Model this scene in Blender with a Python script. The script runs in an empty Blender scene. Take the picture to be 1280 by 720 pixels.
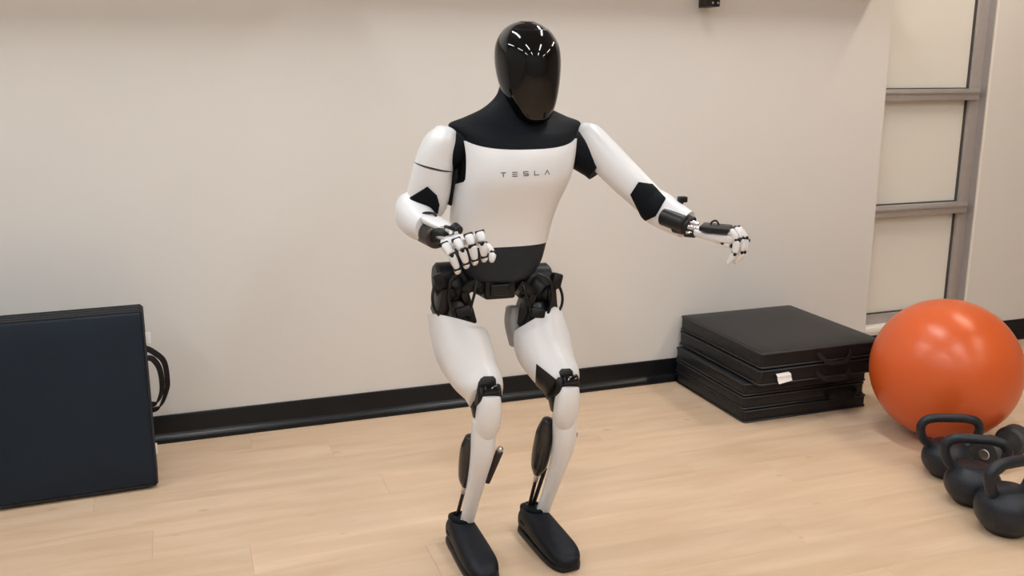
import bpy, bmesh, math, random
from mathutils import Vector, Matrix
from mathutils.bvhtree import BVHTree
R = math.radians
PI = math.pi
random.seed(7)
scn = bpy.context.scene
COL = scn.collection

# ------------------------------------------------------------------ camera, world, exposure
cam_d = bpy.data.cameras.new('camera'); cam = bpy.data.objects.new('camera', cam_d); COL.objects.link(cam)
cam.location = (0, 0, 1.4); cam.rotation_euler = (R(90 - 13), 0, 0)
cam_d.sensor_width = 36; cam_d.lens = 33.0; cam_d.clip_start = 0.05
scn.camera = cam
w = bpy.data.worlds.new('world'); scn.world = w; w.use_nodes = True
w.node_tree.nodes['Background'].inputs[0].default_value = (0.9, 0.95, 1.0, 1)
w.node_tree.nodes['Background'].inputs[1].default_value = 0.3
vs = scn.view_settings
vs.view_transform = 'Standard'; vs.look = 'None'; vs.gamma = 1.0; vs.use_curve_mapping = False
vs.exposure = 0.0
LAMP = 48.5            # strength of the ceiling tubes

# ------------------------------------------------------------------ materials
def mat(name, col, rough=0.5, metal=0.0, coat=0.0, spec=0.5, var=0.0, scale=30.0, bump=0.0, bscale=200.0, emit=None, coat_rough=0.05, stretch=None):
    m = bpy.data.materials.new(name); m.use_nodes = True
    nt = m.node_tree; b = nt.nodes['Principled BSDF']
    b.inputs['Base Color'].default_value = (*col, 1)
    b.inputs['Roughness'].default_value = rough
    b.inputs['Metallic'].default_value = metal
    b.inputs['Coat Weight'].default_value = coat
    b.inputs['Coat Roughness'].default_value = coat_rough
    b.inputs['Specular IOR Level'].default_value = spec
    tc = nt.nodes.new('ShaderNodeTexCoord')
    if var > 0:
        n = nt.nodes.new('ShaderNodeTexNoise'); n.inputs['Scale'].default_value = scale; n.inputs['Detail'].default_value = 4
        nt.links.new(tc.outputs['Object'], n.inputs['Vector'])
        r = nt.nodes.new('ShaderNodeValToRGB')
        r.color_ramp.elements[0].position = 0.3; r.color_ramp.elements[1].position = 0.7
        r.color_ramp.elements[0].color = (*[c * (1 - var) for c in col], 1)
        r.color_ramp.elements[1].color = (*[min(1, c * (1 + var)) for c in col], 1)
        nt.links.new(n.outputs['Fac'], r.inputs[0]); nt.links.new(r.outputs[0], b.inputs['Base Color'])
    if bump > 0:
        n = nt.nodes.new('ShaderNodeTexNoise'); n.inputs['Scale'].default_value = bscale; n.inputs['Detail'].default_value = 3
        nt.links.new(tc.outputs['Object'], n.inputs['Vector'])
        bp = nt.nodes.new('ShaderNodeBump'); bp.inputs['Strength'].default_value = bump; bp.inputs['Distance'].default_value = 0.002
        nt.links.new(n.outputs['Fac'], bp.inputs['Height']); nt.links.new(bp.outputs[0], b.inputs['Normal'])
    if emit:
        b.inputs['Emission Color'].default_value = (*emit[0], 1); b.inputs['Emission Strength'].default_value = emit[1]
    return m

def wood_mat():
    m = bpy.data.materials.new('maple_floor'); m.use_nodes = True
    nt = m.node_tree; L = nt.links.new; b = nt.nodes['Principled BSDF']
    tc = nt.nodes.new('ShaderNodeTexCoord'); oi = nt.nodes.new('ShaderNodeObjectInfo')
    mp = nt.nodes.new('ShaderNodeMapping'); mp.inputs['Scale'].default_value = (1.3, 9.0, 1.0)
    mul = nt.nodes.new('ShaderNodeMath'); mul.operation = 'MULTIPLY'; mul.inputs[1].default_value = 40
    L(oi.outputs['Random'], mul.inputs[0])
    cb = nt.nodes.new('ShaderNodeCombineXYZ'); L(mul.outputs[0], cb.inputs[0]); L(mul.outputs[0], cb.inputs[1])
    L(cb.outputs[0], mp.inputs['Location'])
    L(tc.outputs['Object'], mp.inputs['Vector'])
    n = nt.nodes.new('ShaderNodeTexNoise'); n.inputs['Scale'].default_value = 1.6; n.inputs['Detail'].default_value = 6; n.inputs['Roughness'].default_value = 0.55
    n.inputs['Distortion'].default_value = 0.6
    L(mp.outputs[0], n.inputs['Vector'])
    r = nt.nodes.new('ShaderNodeValToRGB'); e = r.color_ramp.elements
    e[0].position = 0.25; e[0].color = (0.55, 0.38, 0.242, 1)
    e[1].position = 0.72; e[1].color = (0.67, 0.505, 0.36, 1)
    L(n.outputs['Fac'], r.inputs[0])
    hsv = nt.nodes.new('ShaderNodeHueSaturation')
    mr = nt.nodes.new('ShaderNodeMapRange'); mr.inputs['To Min'].default_value = 0.955; mr.inputs['To Max'].default_value = 1.05
    L(oi.outputs['Random'], mr.inputs[0]); L(mr.outputs[0], hsv.inputs['Value'])
    L(r.outputs[0], hsv.inputs['Color'])
    # small dark knots
    mp2 = nt.nodes.new('ShaderNodeMapping'); mp2.inputs['Scale'].default_value = (4.0, 9.0, 1.0); L(cb.outputs[0], mp2.inputs['Location']); L(tc.outputs['Object'], mp2.inputs['Vector'])
    vo = nt.nodes.new('ShaderNodeTexVoronoi'); vo.inputs['Scale'].default_value = 1.0; L(mp2.outputs[0], vo.inputs['Vector'])
    kr = nt.nodes.new('ShaderNodeValToRGB'); kr.color_ramp.elements[0].position = 0.02; kr.color_ramp.elements[0].color = (0.72, 0.66, 0.58, 1)
    kr.color_ramp.elements[1].position = 0.10; kr.color_ramp.elements[1].color = (1, 1, 1, 1); L(vo.outputs['Distance'], kr.inputs[0])
    mx = nt.nodes.new('ShaderNodeMix'); mx.data_type = 'RGBA'; mx.blend_type = 'MULTIPLY'; mx.inputs[0].default_value = 0.8
    L(hsv.outputs[0], mx.inputs[6]); L(kr.outputs[0], mx.inputs[7])
    L(mx.outputs[2], b.inputs['Base Color'])
    b.inputs['Roughness'].default_value = 0.42; b.inputs['Specular IOR Level'].default_value = 0.35
    return m

M = {}
M['wall'] = mat('painted_wall', (0.68, 0.655, 0.625), 0.75, var=0.015, scale=1.2, bump=0.15, bscale=260)
M['ceil'] = mat('ceiling_paint', (0.34, 0.335, 0.33), 0.9, var=0.02, scale=4)
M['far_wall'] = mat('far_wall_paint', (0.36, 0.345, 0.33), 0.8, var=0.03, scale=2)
M['wood'] = wood_mat()
M['screed'] = mat('subfloor', (0.22, 0.15, 0.1), 0.8, var=0.1, scale=8)
M['rubber_base'] = mat('black_rubber_base', (0.004, 0.0045, 0.006), 0.32, spec=0.35, var=0.15, scale=12)
M['alu'] = mat('grey_aluminium', (0.42, 0.385, 0.37), 0.38, metal=0.35, var=0.03, scale=40)
M['gasket'] = mat('dark_gasket', (0.06, 0.05, 0.045), 0.6, var=0.1)
M['frost'] = mat('frosted_glass', (0.74, 0.72, 0.66), 0.22, var=0.015, scale=3, coat=0.3, coat_rough=0.2)
M['white_trim'] = mat('white_trim', (0.80, 0.76, 0.70), 0.5, var=0.02)
M['white'] = mat('white_shell', (0.71, 0.705, 0.715), 0.34, var=0.012, scale=9, coat=0.15, coat_rough=0.15)
M['greypanel'] = mat('grey_shell', (0.26, 0.25, 0.24), 0.45, var=0.04, scale=20)
M['softblack'] = mat('soft_black_fabric', (0.0024, 0.0036, 0.006), 0.6, spec=0.13, var=0.2, scale=60, bump=0.2, bscale=900)
M['black'] = mat('black_plastic', (0.0055, 0.0055, 0.006), 0.38, spec=0.35, var=0.15, scale=30)
M['gloss'] = mat('gloss_black', (0.0025, 0.0025, 0.003), 0.06, var=0.1, scale=10, spec=0.42)
M['belt'] = mat('slate_belt', (0.013, 0.017, 0.025), 0.55, spec=0.3, var=0.12, scale=80)
M['mech'] = mat('actuator_metal', (0.007, 0.007, 0.0075), 0.42, spec=0.26, var=0.3, scale=70)
M['brownmech'] = mat('brown_actuator', (0.045, 0.036, 0.032), 0.35, metal=0.4, var=0.15, scale=50)
M['silver'] = mat('silver_metal', (0.62, 0.61, 0.62), 0.25, metal=0.9, var=0.05, scale=60)
M['handwhite'] = mat('hand_white', (0.70, 0.69, 0.70), 0.36, var=0.03, scale=60)
M['ink'] = mat('grey_ink', (0.10, 0.10, 0.12), 0.5, var=0.05)
M['shoe'] = mat('shoe_rubber', (0.0045, 0.0065, 0.011), 0.5, spec=0.25, var=0.2, scale=50, bump=0.15, bscale=500)
M['matnavy'] = mat('navy_vinyl', (0.0085, 0.0155, 0.026), 0.45, spec=0.22, var=0.08, scale=6, bump=0.25, bscale=300)
M['matblack'] = mat('black_vinyl', (0.009, 0.0095, 0.0115), 0.42, spec=0.35, var=0.08, scale=6, bump=0.25, bscale=300)
M['piping'] = mat('mat_piping', (0.010, 0.011, 0.014), 0.5, var=0.1)
M['strap'] = mat('brown_black_strap', (0.008, 0.0055, 0.006), 0.7, spec=0.2, var=0.2, scale=120)
M['tag'] = mat('white_tag', (0.82, 0.80, 0.78), 0.6, var=0.03)
M['orange'] = mat('orange_vinyl', (0.61, 0.104, 0.022), 0.3, var=0.05, scale=3, spec=0.45)
M['actshell'] = mat('actuator_shell', (0.020, 0.0185, 0.018), 0.24, spec=0.5, var=0.15, scale=25)
M['iron'] = mat('cast_iron', (0.008, 0.011, 0.017), 0.42, spec=0.4, var=0.25, scale=40, bump=0.4, bscale=220)
M['dumb'] = mat('dumbbell_rubber', (0.035, 0.036, 0.038), 0.5, var=0.15, scale=60)
M['chrome'] = mat('chrome', (0.75, 0.74, 0.73), 0.12, metal=1.0, var=0.02)
M['lamp_on'] = mat('lamp_diffuser', (0.9, 0.9, 0.9), 0.5, var=0.01, emit=((0.96, 0.985, 1.0), LAMP))
M['lamp_warm'] = mat('warm_lamp_diffuser', (0.9, 0.88, 0.84), 0.5, var=0.01, emit=((1.0, 0.86, 0.70), LAMP * 0.92))
M['lamp_case'] = mat('lamp_case', (0.7, 0.7, 0.7), 0.5, var=0.02)

# ------------------------------------------------------------------ helpers
def obj(name, bm, material, parent=None, smooth=True):
    me = bpy.data.meshes.new(name)
    bmesh.ops.recalc_face_normals(bm, faces=bm.faces[:])
    bm.to_mesh(me); bm.free()
    me.materials.append(material)
    if smooth:
        for p in me.polygons: p.use_smooth = True
        try: me.set_sharp_from_angle(angle=R(42))
        except Exception: pass
    o = bpy.data.objects.new(name, me); COL.objects.link(o)
    if parent: o.parent = parent
    return o
def empty(name, loc, rz=0.0, rot=None):
    o = bpy.data.objects.new(name, None); COL.objects.link(o); o.empty_display_size = 0.1
    o.location = loc; o.rotation_euler = rot if rot else (0, 0, rz); return o
def tag(o, label=None, cat=None, group=None, kind=None):
    if label: o['label'] = label
    if cat: o['category'] = cat
    if group: o['group'] = group
    if kind: o['kind'] = kind
    return o
def rbox(bm, x0, x1, y0, y1, z0, z1, bev=0.0, seg=2, mtx=None):
    r = bmesh.ops.create_cube(bm, size=1.0)
    vs_ = r['verts']
    for v in vs_:
        v.co = Vector(((x0 + x1) / 2 + v.co.x * (x1 - x0), (y0 + y1) / 2 + v.co.y * (y1 - y0), (z0 + z1) / 2 + v.co.z * (z1 - z0)))
    if bev > 0:
        es = list({e for v in vs_ for e in v.link_edges})
        rr = bmesh.ops.bevel(bm, geom=es, offset=bev, segments=seg, profile=0.5, affect='EDGES')
        vs_ = list({v for f in rr['faces'] for v in f.verts} | {v for v in vs_ if v.is_valid})
    if mtx is not None:
        for v in vs_: v.co = mtx @ v.co
    return vs_
def box_obj(name, x0, x1, y0, y1, z0, z1, material, parent=None, bev=0.0, seg=2):
    bm = bmesh.new(); rbox(bm, x0, x1, y0, y1, z0, z1, bev, seg)
    return obj(name, bm, material, parent)
def frame_from(d):
    d = Vector(d).normalized()
    up = Vector((0, 0, 1)) if abs(d.z) < 0.9 else Vector((0, 1, 0))
    x = up.cross(d).normalized(); y = d.cross(x).normalized()
    return x, y, d
def cyl(bm, a, b, r, r2=None, n=24, bev=0.0):
    """capped cylinder with a chamfered rim"""
    a = Vector(a); b = Vector(b); r2 = r if r2 is None else r2
    x, y, d = frame_from(b - a); L_ = (b - a).length
    prof = [(0, r - bev), (bev, r), (L_ - bev, r2), (L_, r2 - bev)] if bev > 0 else [(0, r), (L_, r2)]
    rings = []
    for t, q in prof:
        rings.append([bm.verts.new(a + d * t + x * (q * math.cos(2 * PI * i / n)) + y * (q * math.sin(2 * PI * i / n))) for i in range(n)])
    for p, q in zip(rings, rings[1:]):
        for i in range(n): bm.faces.new((p[i], p[(i + 1) % n], q[(i + 1) % n], q[i]))
    bm.faces.new(rings[0][::-1]); bm.faces.new(rings[-1])
def cr(p0, p1, p2, p3, t):
    return 0.5 * ((2 * p1) + (-p0 + p2) * t + (2 * p0 - 5 * p1 + 4 * p2 - p3) * t * t + (-p0 + 3 * p1 - 3 * p2 + p3) * t ** 3)
def resample(keys, sub):
    out = []; n = len(keys)
    for i in range(n - 1):
        k = [keys[max(0, i - 1)], keys[i], keys[i + 1], keys[min(n - 1, i + 2)]]
        for s in range(sub):
            t = s / sub
            out.append([cr(k[0][j], k[1][j], k[2][j], k[3][j], t) for j in range(len(keys[0]))])
    out.append(list(keys[-1])); return out
def spine(pts, sub=6):
    return [Vector(p) for p in resample([list(p) for p in pts], sub)]
def tube(bm, pts, r, n=10, sub=5, flat=None, closed=False, up=None):
    """round tube (or a flat strap with flat=(half width, half thickness)) along a smooth path"""
    P = spine(pts, sub) if sub > 1 else [Vector(p) for p in pts]
    rings = []; prev = None; m = len(P)
    for i, c in enumerate(P):
        d = (P[(i + 1) % m] - P[i - 1]) if closed else (P[min(i + 1, m - 1)] - P[max(i - 1, 0)])
        d = d.normalized() if d.length > 1e-9 else Vector((0, 0, 1))
        ref = Vector(up) if up else (prev if prev else frame_from(d)[0])
        x = (ref - d * ref.dot(d))
        x = x.normalized() if x.length > 1e-6 else frame_from(d)[0]
        y = d.cross(x); prev = x
        rr = r[min(len(r) - 1, int(i * len(r) / m))] if isinstance(r, (list, tuple)) else r
        ring = []
        for k in range(n):
            a_ = 2 * PI * k / n; ca, sa = math.cos(a_), math.sin(a_)
            if flat:
                q = x * (flat[0] * math.copysign(abs(ca) ** 0.4, ca)) + y * (flat[1] * math.copysign(abs(sa) ** 0.4, sa))
            else: q = x * (rr * ca) + y * (rr * sa)
            ring.append(bm.verts.new(c + q))
        rings.append(ring)
    prs = list(zip(rings, rings[1:])) + ([(rings[-1], rings[0])] if closed else [])
    for p, q in prs:
        for i in range(n): bm.faces.new((p[i], p[(i + 1) % n], q[(i + 1) % n], q[i]))
    if not closed:
        bm.faces.new(rings[0][::-1]); bm.faces.new(rings[-1])
class Loft:
    """superelliptic sections swept along a spine. key = (x,y,z, side, front, back, exponent);
    front: the direction the 'front' radius points to; axis: fixed sweep axis or None (follow the spine)"""
    def __init__(s, keys, front, sub=6, n=40, axis=None):
        s.K = resample([list(k) for k in keys], sub); s.n = n; s.fr = []
        P = [Vector(k[:3]) for k in s.K]
        for i in range(len(P)):
            d = Vector(axis) if axis else P[min(i + 1, len(P) - 1)] - P[max(i - 1, 0)]
            d.normalize(); f = Vector(front); f = (f - d * f.dot(d)).normalized(); s.fr.append((f.cross(d).normalized(), f, d))
    sh0 = sh1 = None; shn = 14
    def pt(s, i, a, off=0.0, sc=1.0, push=0.0):
        p = s.pt_(i, a, off, sc, push); c = Vector(s.K[i][:3]); D = s.fr[i][2]
        if s.sh0 and i < s.shn: p = p + D * ((p - c).dot(Vector(s.sh0)) * (1 - i / s.shn))
        j = len(s.K) - 1 - i
        if s.sh1 and j < s.shn: p = p + D * ((p - c).dot(Vector(s.sh1)) * (1 - j / s.shn))
        return p
    def pt_(s, i, a, off=0.0, sc=1.0, push=0.0):
        k = s.K[i]; X, F, D = s.fr[i]; ca, sa = math.cos(a), math.sin(a); e = 2.0 / k[6]
        rf = k[4] if sa >= 0 else k[5]
        return Vector(k[:3]) + X * ((k[3] + off) * sc * math.copysign(abs(ca) ** e, ca)) + F * ((rf + off) * sc * math.copysign(abs(sa) ** e, sa)) + D * push
    def build(s, bm, cap0=0.0, cap1=0.0, off=0.0, i0=0, i1=None):
        i1 = len(s.K) - 1 if i1 is None else i1
        rows = []; n = s.n
        A = [2 * PI * k / n for k in range(n)]
        C = [90, 72, 54, 36, 18] if cap0 > 0 else [90, 30]
        for c in C[1:] if True else C:
            c_ = R(c); sc = math.cos(c_) if cap0 > 0 else 0.96
            rows.append([bm.verts.new(s.pt(i0, a, off, sc, -cap0 * math.sin(c_))) for a in A])
        for i in range(i0, i1 + 1): rows.append([bm.verts.new(s.pt(i, a, off)) for a in A])
        for c in ([18, 36, 54, 72] if cap1 > 0 else [30]):
            c_ = R(c); sc = math.cos(c_) if cap1 > 0 else 0.96
            rows.append([bm.verts.new(s.pt(i1, a, off, sc, cap1 * math.sin(c_))) for a in A])
        for p, q in zip(rows, rows[1:]):
            for k in range(n): bm.faces.new((p[k], p[(k + 1) % n], q[(k + 1) % n], q[k]))
        t0 = bm.verts.new(s.pt(i0, 0, 0, 0, -cap0)); t1 = bm.verts.new(s.pt(i1, 0, 0, 0, cap1))
        for k in range(n):
            bm.faces.new((t0, rows[0][(k + 1) % n], rows[0][k])); bm.faces.new((t1, rows[-1][k], rows[-1][(k + 1) % n]))
        return bm
    def mesh(s, name, material, parent, cap0=0.0, cap1=0.0, off=0.0, i0=0, i1=None):
        return obj(name, s.build(bmesh.new(), cap0, cap1, off, i0, i1), material, parent)
    def bvh(s, off=0.0):
        bm = s.build(bmesh.new(), 0.005, 0.005, off); bm.normal_update(); t = BVHTree.FromBMesh(bm); bm.free(); return t
    def idx(s, z, comp=2):
        return min(range(len(s.K)), key=lambda i: abs(s.K[i][comp] - z))
def drape(name, outline, bvh, direction, material, parent, thick=0.004, rings=6, lift=0.0015, res=6):
    """a pad with a given outline laid onto a curved surface (outline points are 3-D, cast along direction)"""
    d = Vector(direction).normalized()
    O_ = []
    m = len(outline)
    for i in range(m):
        a = Vector(outline[i]); b = Vector(outline[(i + 1) % m])
        for s in range(res): O_.append(a.lerp(b, s / res))
    c = sum(O_, Vector()) / len(O_)
    bm = bmesh.new()
    def cast(p):
        h = bvh.ray_cast(p - d * 0.6, d)
        if h[0] is None:
            h = bvh.find_nearest(p)
        nrm = h[1] if h[1].dot(d) < 0 else -h[1]
        return h[0], nrm
    top = []; bot = []
    for r_ in range(1, rings + 1):
        t = r_ / rings; rt = []; rb = []
        for p in O_:
            q, nn = cast(c.lerp(p, t))
            hgt = thick if r_ < rings else thick * 0.45
            rt.append(bm.verts.new(q + nn * (lift + hgt))); rb.append(bm.verts.new(q - nn * 0.004) if r_ == rings else None)
        top.append(rt); bot = rb
    q, nn = cast(c); ct = bm.verts.new(q + nn * (lift + thick)); cb = bm.verts.new(q - nn * 0.004)
    n = len(O_)
    for k in range(n):
        bm.faces.new((ct, top[0][k], top[0][(k + 1) % n]))
        for r_ in range(rings - 1): bm.faces.new((top[r_][k], top[r_ + 1][k], top[r_ + 1][(k + 1) % n], top[r_][(k + 1) % n]))
        bm.faces.new((top[-1][k], bot[k], bot[(k + 1) % n], top[-1][(k + 1) % n]))
        bm.faces.new((cb, bot[(k + 1) % n], bot[k]))
    return obj(name, bm, material, parent)
def lathe(bm, prof, n=40, center=(0, 0, 0)):
    rings = []; c = Vector(center)
    for r, z in prof:
        rings.append([bm.verts.new(c + Vector((r * math.cos(2 * PI * i / n), r * math.sin(2 * PI * i / n), z))) for i in range(n)])
    for p, q in zip(rings, rings[1:]):
        for i in range(n): bm.faces.new((p[i], p[(i + 1) % n], q[(i + 1) % n], q[i]))
    bm.faces.new(rings[0][::-1]); bm.faces.new(rings[-1])

# ------------------------------------------------------------------ the room (frame of the long wall: s along it, t into it)
WA = R(19.6); W0 = Vector((-1.366, 3.414, 0)); WD = Vector((math.cos(WA), math.sin(WA), 0)); WN = Vector((-math.sin(WA), math.cos(WA), 0))
def wall_pt(s, t, z=0.0): return W0 + WD * s + WN * t + Vector((0, 0, z))
def in_wall(o): o.location = W0; o.rotation_euler = (0, 0, WA); return o
def struct(o, label=None): return tag(in_wall(o), label, kind='structure')
S0, S1, T0, HC = -2.7, 6.4, -6.2, 2.95
OP0, OP1, OPZ = 3.325, 3.945, 0.135      # the glazed opening
bm = bmesh.new()
rbox(bm, S0, OP0, 0, 0.04, 0, HC); rbox(bm, OP1, S1, 0, 0.04, 0, HC); rbox(bm, OP0, OP1, 0, 0.04, 0, OPZ); rbox(bm, OP0, OP1, 0, 0.04, 2.5, HC)
struct(obj('wall_back', bm, M['wall'], smooth=False), 'cream painted wall behind the robot')
struct(box_obj('wall_left', S0 - 0.1, S0, T0, 0.04, 0, HC, M['far_wall']), 'beige side wall')
struct(box_obj('wall_right', S1, S1 + 0.1, T0, 0.04, 0, HC, M['far_wall']), 'beige side wall')
struct(box_obj('wall_front', S0, S1, T0 - 0.1, T0, 0, HC, M['far_wall']), 'beige wall behind the viewer')
struct(box_obj('ceiling', S0, S1, T0, 0.04, HC, HC + 0.1, M['ceil']), 'off-white ceiling')
floor = struct(box_obj('floor', S0, S1, T0, 0.0, -0.10, -0.010, M['screed']), 'light maple plank floor')
# planks
PW, PLn = 0.19, 1.83
pm = bmesh.new(); rbox(pm, 0.0002, PLn - 0.0002, 0.00015, PW - 0.00015, -0.010, 0.0, 0.0003, 1)
pme = bpy.data.meshes.new('plank'); bmesh.ops.recalc_face_normals(pm, faces=pm.faces[:]); pm.to_mesh(pme); pm.free(); pme.materials.append(M['wood'])
row = 0; t = -0.0
while t - PW > T0 - PW:
    s = S0 - random.uniform(0.1, PLn - 0.1)
    while s < S1:
        a, b = max(s, S0), min(s + PLn, S1); lo = max(t - PW, T0)
        if b - a > 0.05:
            o = bpy.data.objects.new('plank', pme); COL.objects.link(o); o.parent = floor
            o.location = (a, lo, 0); o.scale = ((b - a) / PLn, (t - lo) / PW, 1)
        s += PLn
    t -= PW
# black rubber base with a rounded toe, mitred from one profile
bm = bmesh.new()
prof = [(0, 0.0), (-0.030, 0.0), (-0.0315, 0.006), (-0.030, 0.016), (-0.025, 0.024), (-0.016, 0.030), (-0.010, 0.034), (-0.009, 0.04), (-0.009, 0.100), (-0.006, 0.106), (0, 0.106)]
ra = [bm.verts.new((S0, y, z)) for y, z in prof]; rb = [bm.verts.new((S1, y, z)) for y, z in prof]
for i in range(len(prof)): bm.faces.new((ra[i], ra[(i + 1) % len(prof)], rb[(i + 1) % len(prof)], rb[i]))
bm.faces.new(ra); bm.faces.new(rb[::-1])
struct(obj('baseboard_back', bm, M['rubber_base']), 'black rubber baseboard along the cream wall')
# glazed opening: frame behind the wall edge, three frosted panes
win = in_wall(empty('window_1', W0)); tag(win, 'tall frosted glass window with grey metal rails', kind='structure')
box_obj('window_sill', OP0 + 0.001, OP1 - 0.001, -0.004, 0.12, OPZ - 0.012, OPZ + 0.012, M['white_trim'], win, 0.003)
box_obj('window_frame', OP0 - 0.05, OP0 + 0.012, 0.045, 0.115, OPZ - 0.1, 2.55, M['alu'], win, 0.004)
box_obj('window_frame', OP1 - 0.060, OP1 + 0.02, 0.045, 0.115, OPZ - 0.1, 2.55, M['alu'], win, 0.004)
box_obj('window_frame', OP0, OP1, 0.05, 0.11, OPZ + 0.012, OPZ + 0.062, M['alu'], win, 0.003)
for zc in (1.288, 0.725, 1.9):
    rl = box_obj('rail', OP0 - 0.03, OP1 - 0.025, 0.022, 0.10, zc - 0.028, zc + 0.028, M['alu'], win, 0.006)
    box_obj('rail_lip', OP0 - 0.03, OP1 - 0.030, 0.014, 0.024, zc + 0.006, zc + 0.020, M['alu'], rl, 0.003)
for za, zb in ((OPZ + 0.062, 0.697), (0.753, 1.260), (1.316, 1.872), (1.928, 2.5)):
    box_obj('glass_pane', OP0 + 0.012, OP1 - 0.060, 0.075, 0.085, za, zb, M['frost'], win, 0.0)
    g = bmesh.new()
    rbox(g, OP1 - 0.065, OP1 - 0.0605, 0.062, 0.09, za + 0.001, zb - 0.001); rbox(g, OP0 + 0.012, OP1 - 0.065, 0.062, 0.09, za, za + 0.005)
    obj('gasket', g, M['gasket'], win, smooth=False)
box_obj('window_reveal', OP1 - 0.0025, OP1 - 0.0003, 0.004, 0.046, OPZ + 0.012, 2.5, M['alu'], win)
g = bmesh.new(); rbox(g, OP1 - 0.0, OP1 + 0.012, -0.002, 0.002, OPZ - 0.01, 2.5); obj('corner_bead', g, M['white_trim'], win, smooth=False)
# unseen wall ledge above the bracket, its left part deepened to shade the wall
led = in_wall(empty('wall_shelf', W0)); tag(led, 'wooden wall shelf out of view above the robot on a black bracket, deepened at left for shade', 'shelf')
box_obj('unseen_shelf_board', 0.75, 3.23, -0.17, -0.001, 1.78, 1.81, M['white_trim'], led, 0.004)
box_obj('unseen_shelf_board', S0 + 0.3, 0.748, -0.24, -0.001, 1.78, 1.81, M['white_trim'], led, 0.004)  # deeper board out of view, added to darken the wall's upper left
box_obj('shelf_cleat', S0 + 0.3, 0.75, -0.03, -0.001, 1.755, 1.78, M['white_trim'], led, 0.002)
br = bmesh.new(); rbox(br, 2.295, 2.342, -0.10, -0.001, 1.664, 1.782, 0.004)
bk = obj('bracket', br, M['black'], led)
for sx in (2.306, 2.331):
    sc_ = bmesh.new(); cyl(sc_, (sx, -0.099, 1.679), (sx, -0.103, 1.679), 0.005, n=12, bev=0.001); obj('screw', sc_, M['silver'], bk)
# ceiling tubes
def lamp(s, t, lab, m_='lamp_on'):
    e = empty('ceiling_light', wall_pt(s, t, HC), WA); tag(e, lab, 'light', 'linear ceiling lights')
    h = bmesh.new(); rbox(h, -0.07, 0.07, -0.62, 0.62, -0.06, 0.0, 0.006); obj('housing', h, M['lamp_case'], e)
    d_ = bmesh.new(); rbox(d_, -0.055, 0.055, -0.60, 0.60, -0.075, -0.061, 0.004); obj('diffuser', d_, M[m_], e)
ROWN = ('in the row nearest the cream wall', 'in the middle row', 'in the row farthest from the cream wall')
for j_, t_ in enumerate((-0.95, -3.1, -5.2)):
    for s_, w_ in ((-1.6, 'leftmost white'), (0.2, 'second white'), (2.0, 'third white'), (3.8, 'rightmost warm')):
        lamp(s_, t_, w_ + ' strip light on the ceiling ' + ROWN[j_], 'lamp_warm' if s_ > 3 else 'lamp_on')

# ------------------------------------------------------------------ the robot (faces local -y; x = its left)
rob = empty('humanoid_robot', (-0.012, 2.60, 0), R(17))
tag(rob, 'white and black humanoid robot standing with bent knees and hands held out', 'robot')
VIEW = (0.287, 0.955, -0.10)
FR = (0, -1, 0)
# torso core (black) and chest shell (white)
torso = Loft([(-0.016, 0.022, 0.925, 0.128, 0.076, 0.085, 2.5), (-0.013, 0.018, 0.99, 0.139, 0.086, 0.088, 2.5), (-0.002, 0.012, 1.05, 0.146, 0.103, 0.092, 2.5),
              (0.014, 0.006, 1.115, 0.155, 0.124, 0.098, 2.6), (0.022, 0.004, 1.175, 0.160, 0.119, 0.10, 2.6), (0.025, 0.006, 1.225, 0.168, 0.100, 0.095, 2.5),
              (0.026, 0.010, 1.245, 0.182, 0.088, 0.088, 2.3), (0.027, 0.014, 1.263, 0.186, 0.074, 0.076, 2.1), (0.028, 0.016, 1.280, 0.142, 0.064, 0.066, 2.0),
              (0.030, 0.014, 1.304, 0.092, 0.057, 0.060, 2.0), (0.032, 0.008, 1.34, 0.058, 0.05, 0.052, 2.0), (0.035, 0.0, 1.39, 0.05, 0.048, 0.05, 2.0)],
             FR, sub=8, n=64, axis=(0, 0, 1))
torso.mesh('torso_core', M['softblack'], rob, 0.0, 0.01)
def chest():
    bm = bmesh.new()
    ia = torso.idx(0.928); rowsn = 40; cols = 56
    def pt(u, v, off):
        # u 0..1 bottom to top, v -1..1 across
        ztop = 1.198 + 0.022 * v * v
        z = 0.930 + (ztop - 0.930) * u
        # fractional index
        K = torso.K; i = 0
        while i < len(K) - 2 and K[i + 1][2] < z: i += 1
        f = (z - K[i][2]) / (K[i + 1][2] - K[i][2])
        half = R(118) if z < 1.085 else R(118 - 52 * min(1, (z - 1.085) / 0.028))
        ph = R(90) - v * half
        return torso.pt(i, ph, off).lerp(torso.pt(i + 1, ph, off), f)
    O_, I_ = [], []
    for r_ in range(rowsn + 1):
        u = r_ / rowsn
        O_.append([bm.verts.new(pt(u, -1 + 2 * c / cols, 0.006)) for c in range(cols + 1)])
        I_.append([bm.verts.new(pt(u, -1 + 2 * c / cols, -0.002)) for c in range(cols + 1)])
    for r_ in range(rowsn):
        for c in range(cols):
            bm.faces.new((O_[r_][c], O_[r_][c + 1], O_[r_ + 1][c + 1], O_[r_ + 1][c]))
            bm.faces.new((I_[r_][c], I_[r_ + 1][c], I_[r_ + 1][c + 1], I_[r_][c + 1]))
    for r_ in range(rowsn):
        for c in (0, cols): bm.faces.new((O_[r_][c], O_[r_ + 1][c], I_[r_ + 1][c], I_[r_][c]))
    for c in range(cols):
        for r_ in (0, rowsn): bm.faces.new((O_[r_][c], O_[r_][c + 1], I_[r_][c + 1], I_[r_][c]))
    bm.normal_update(); bv = BVHTree.FromBMesh(bm)
    return obj('chest_shell', bm, M['white'], rob), bv
ch, ch_bvh = chest()
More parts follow.
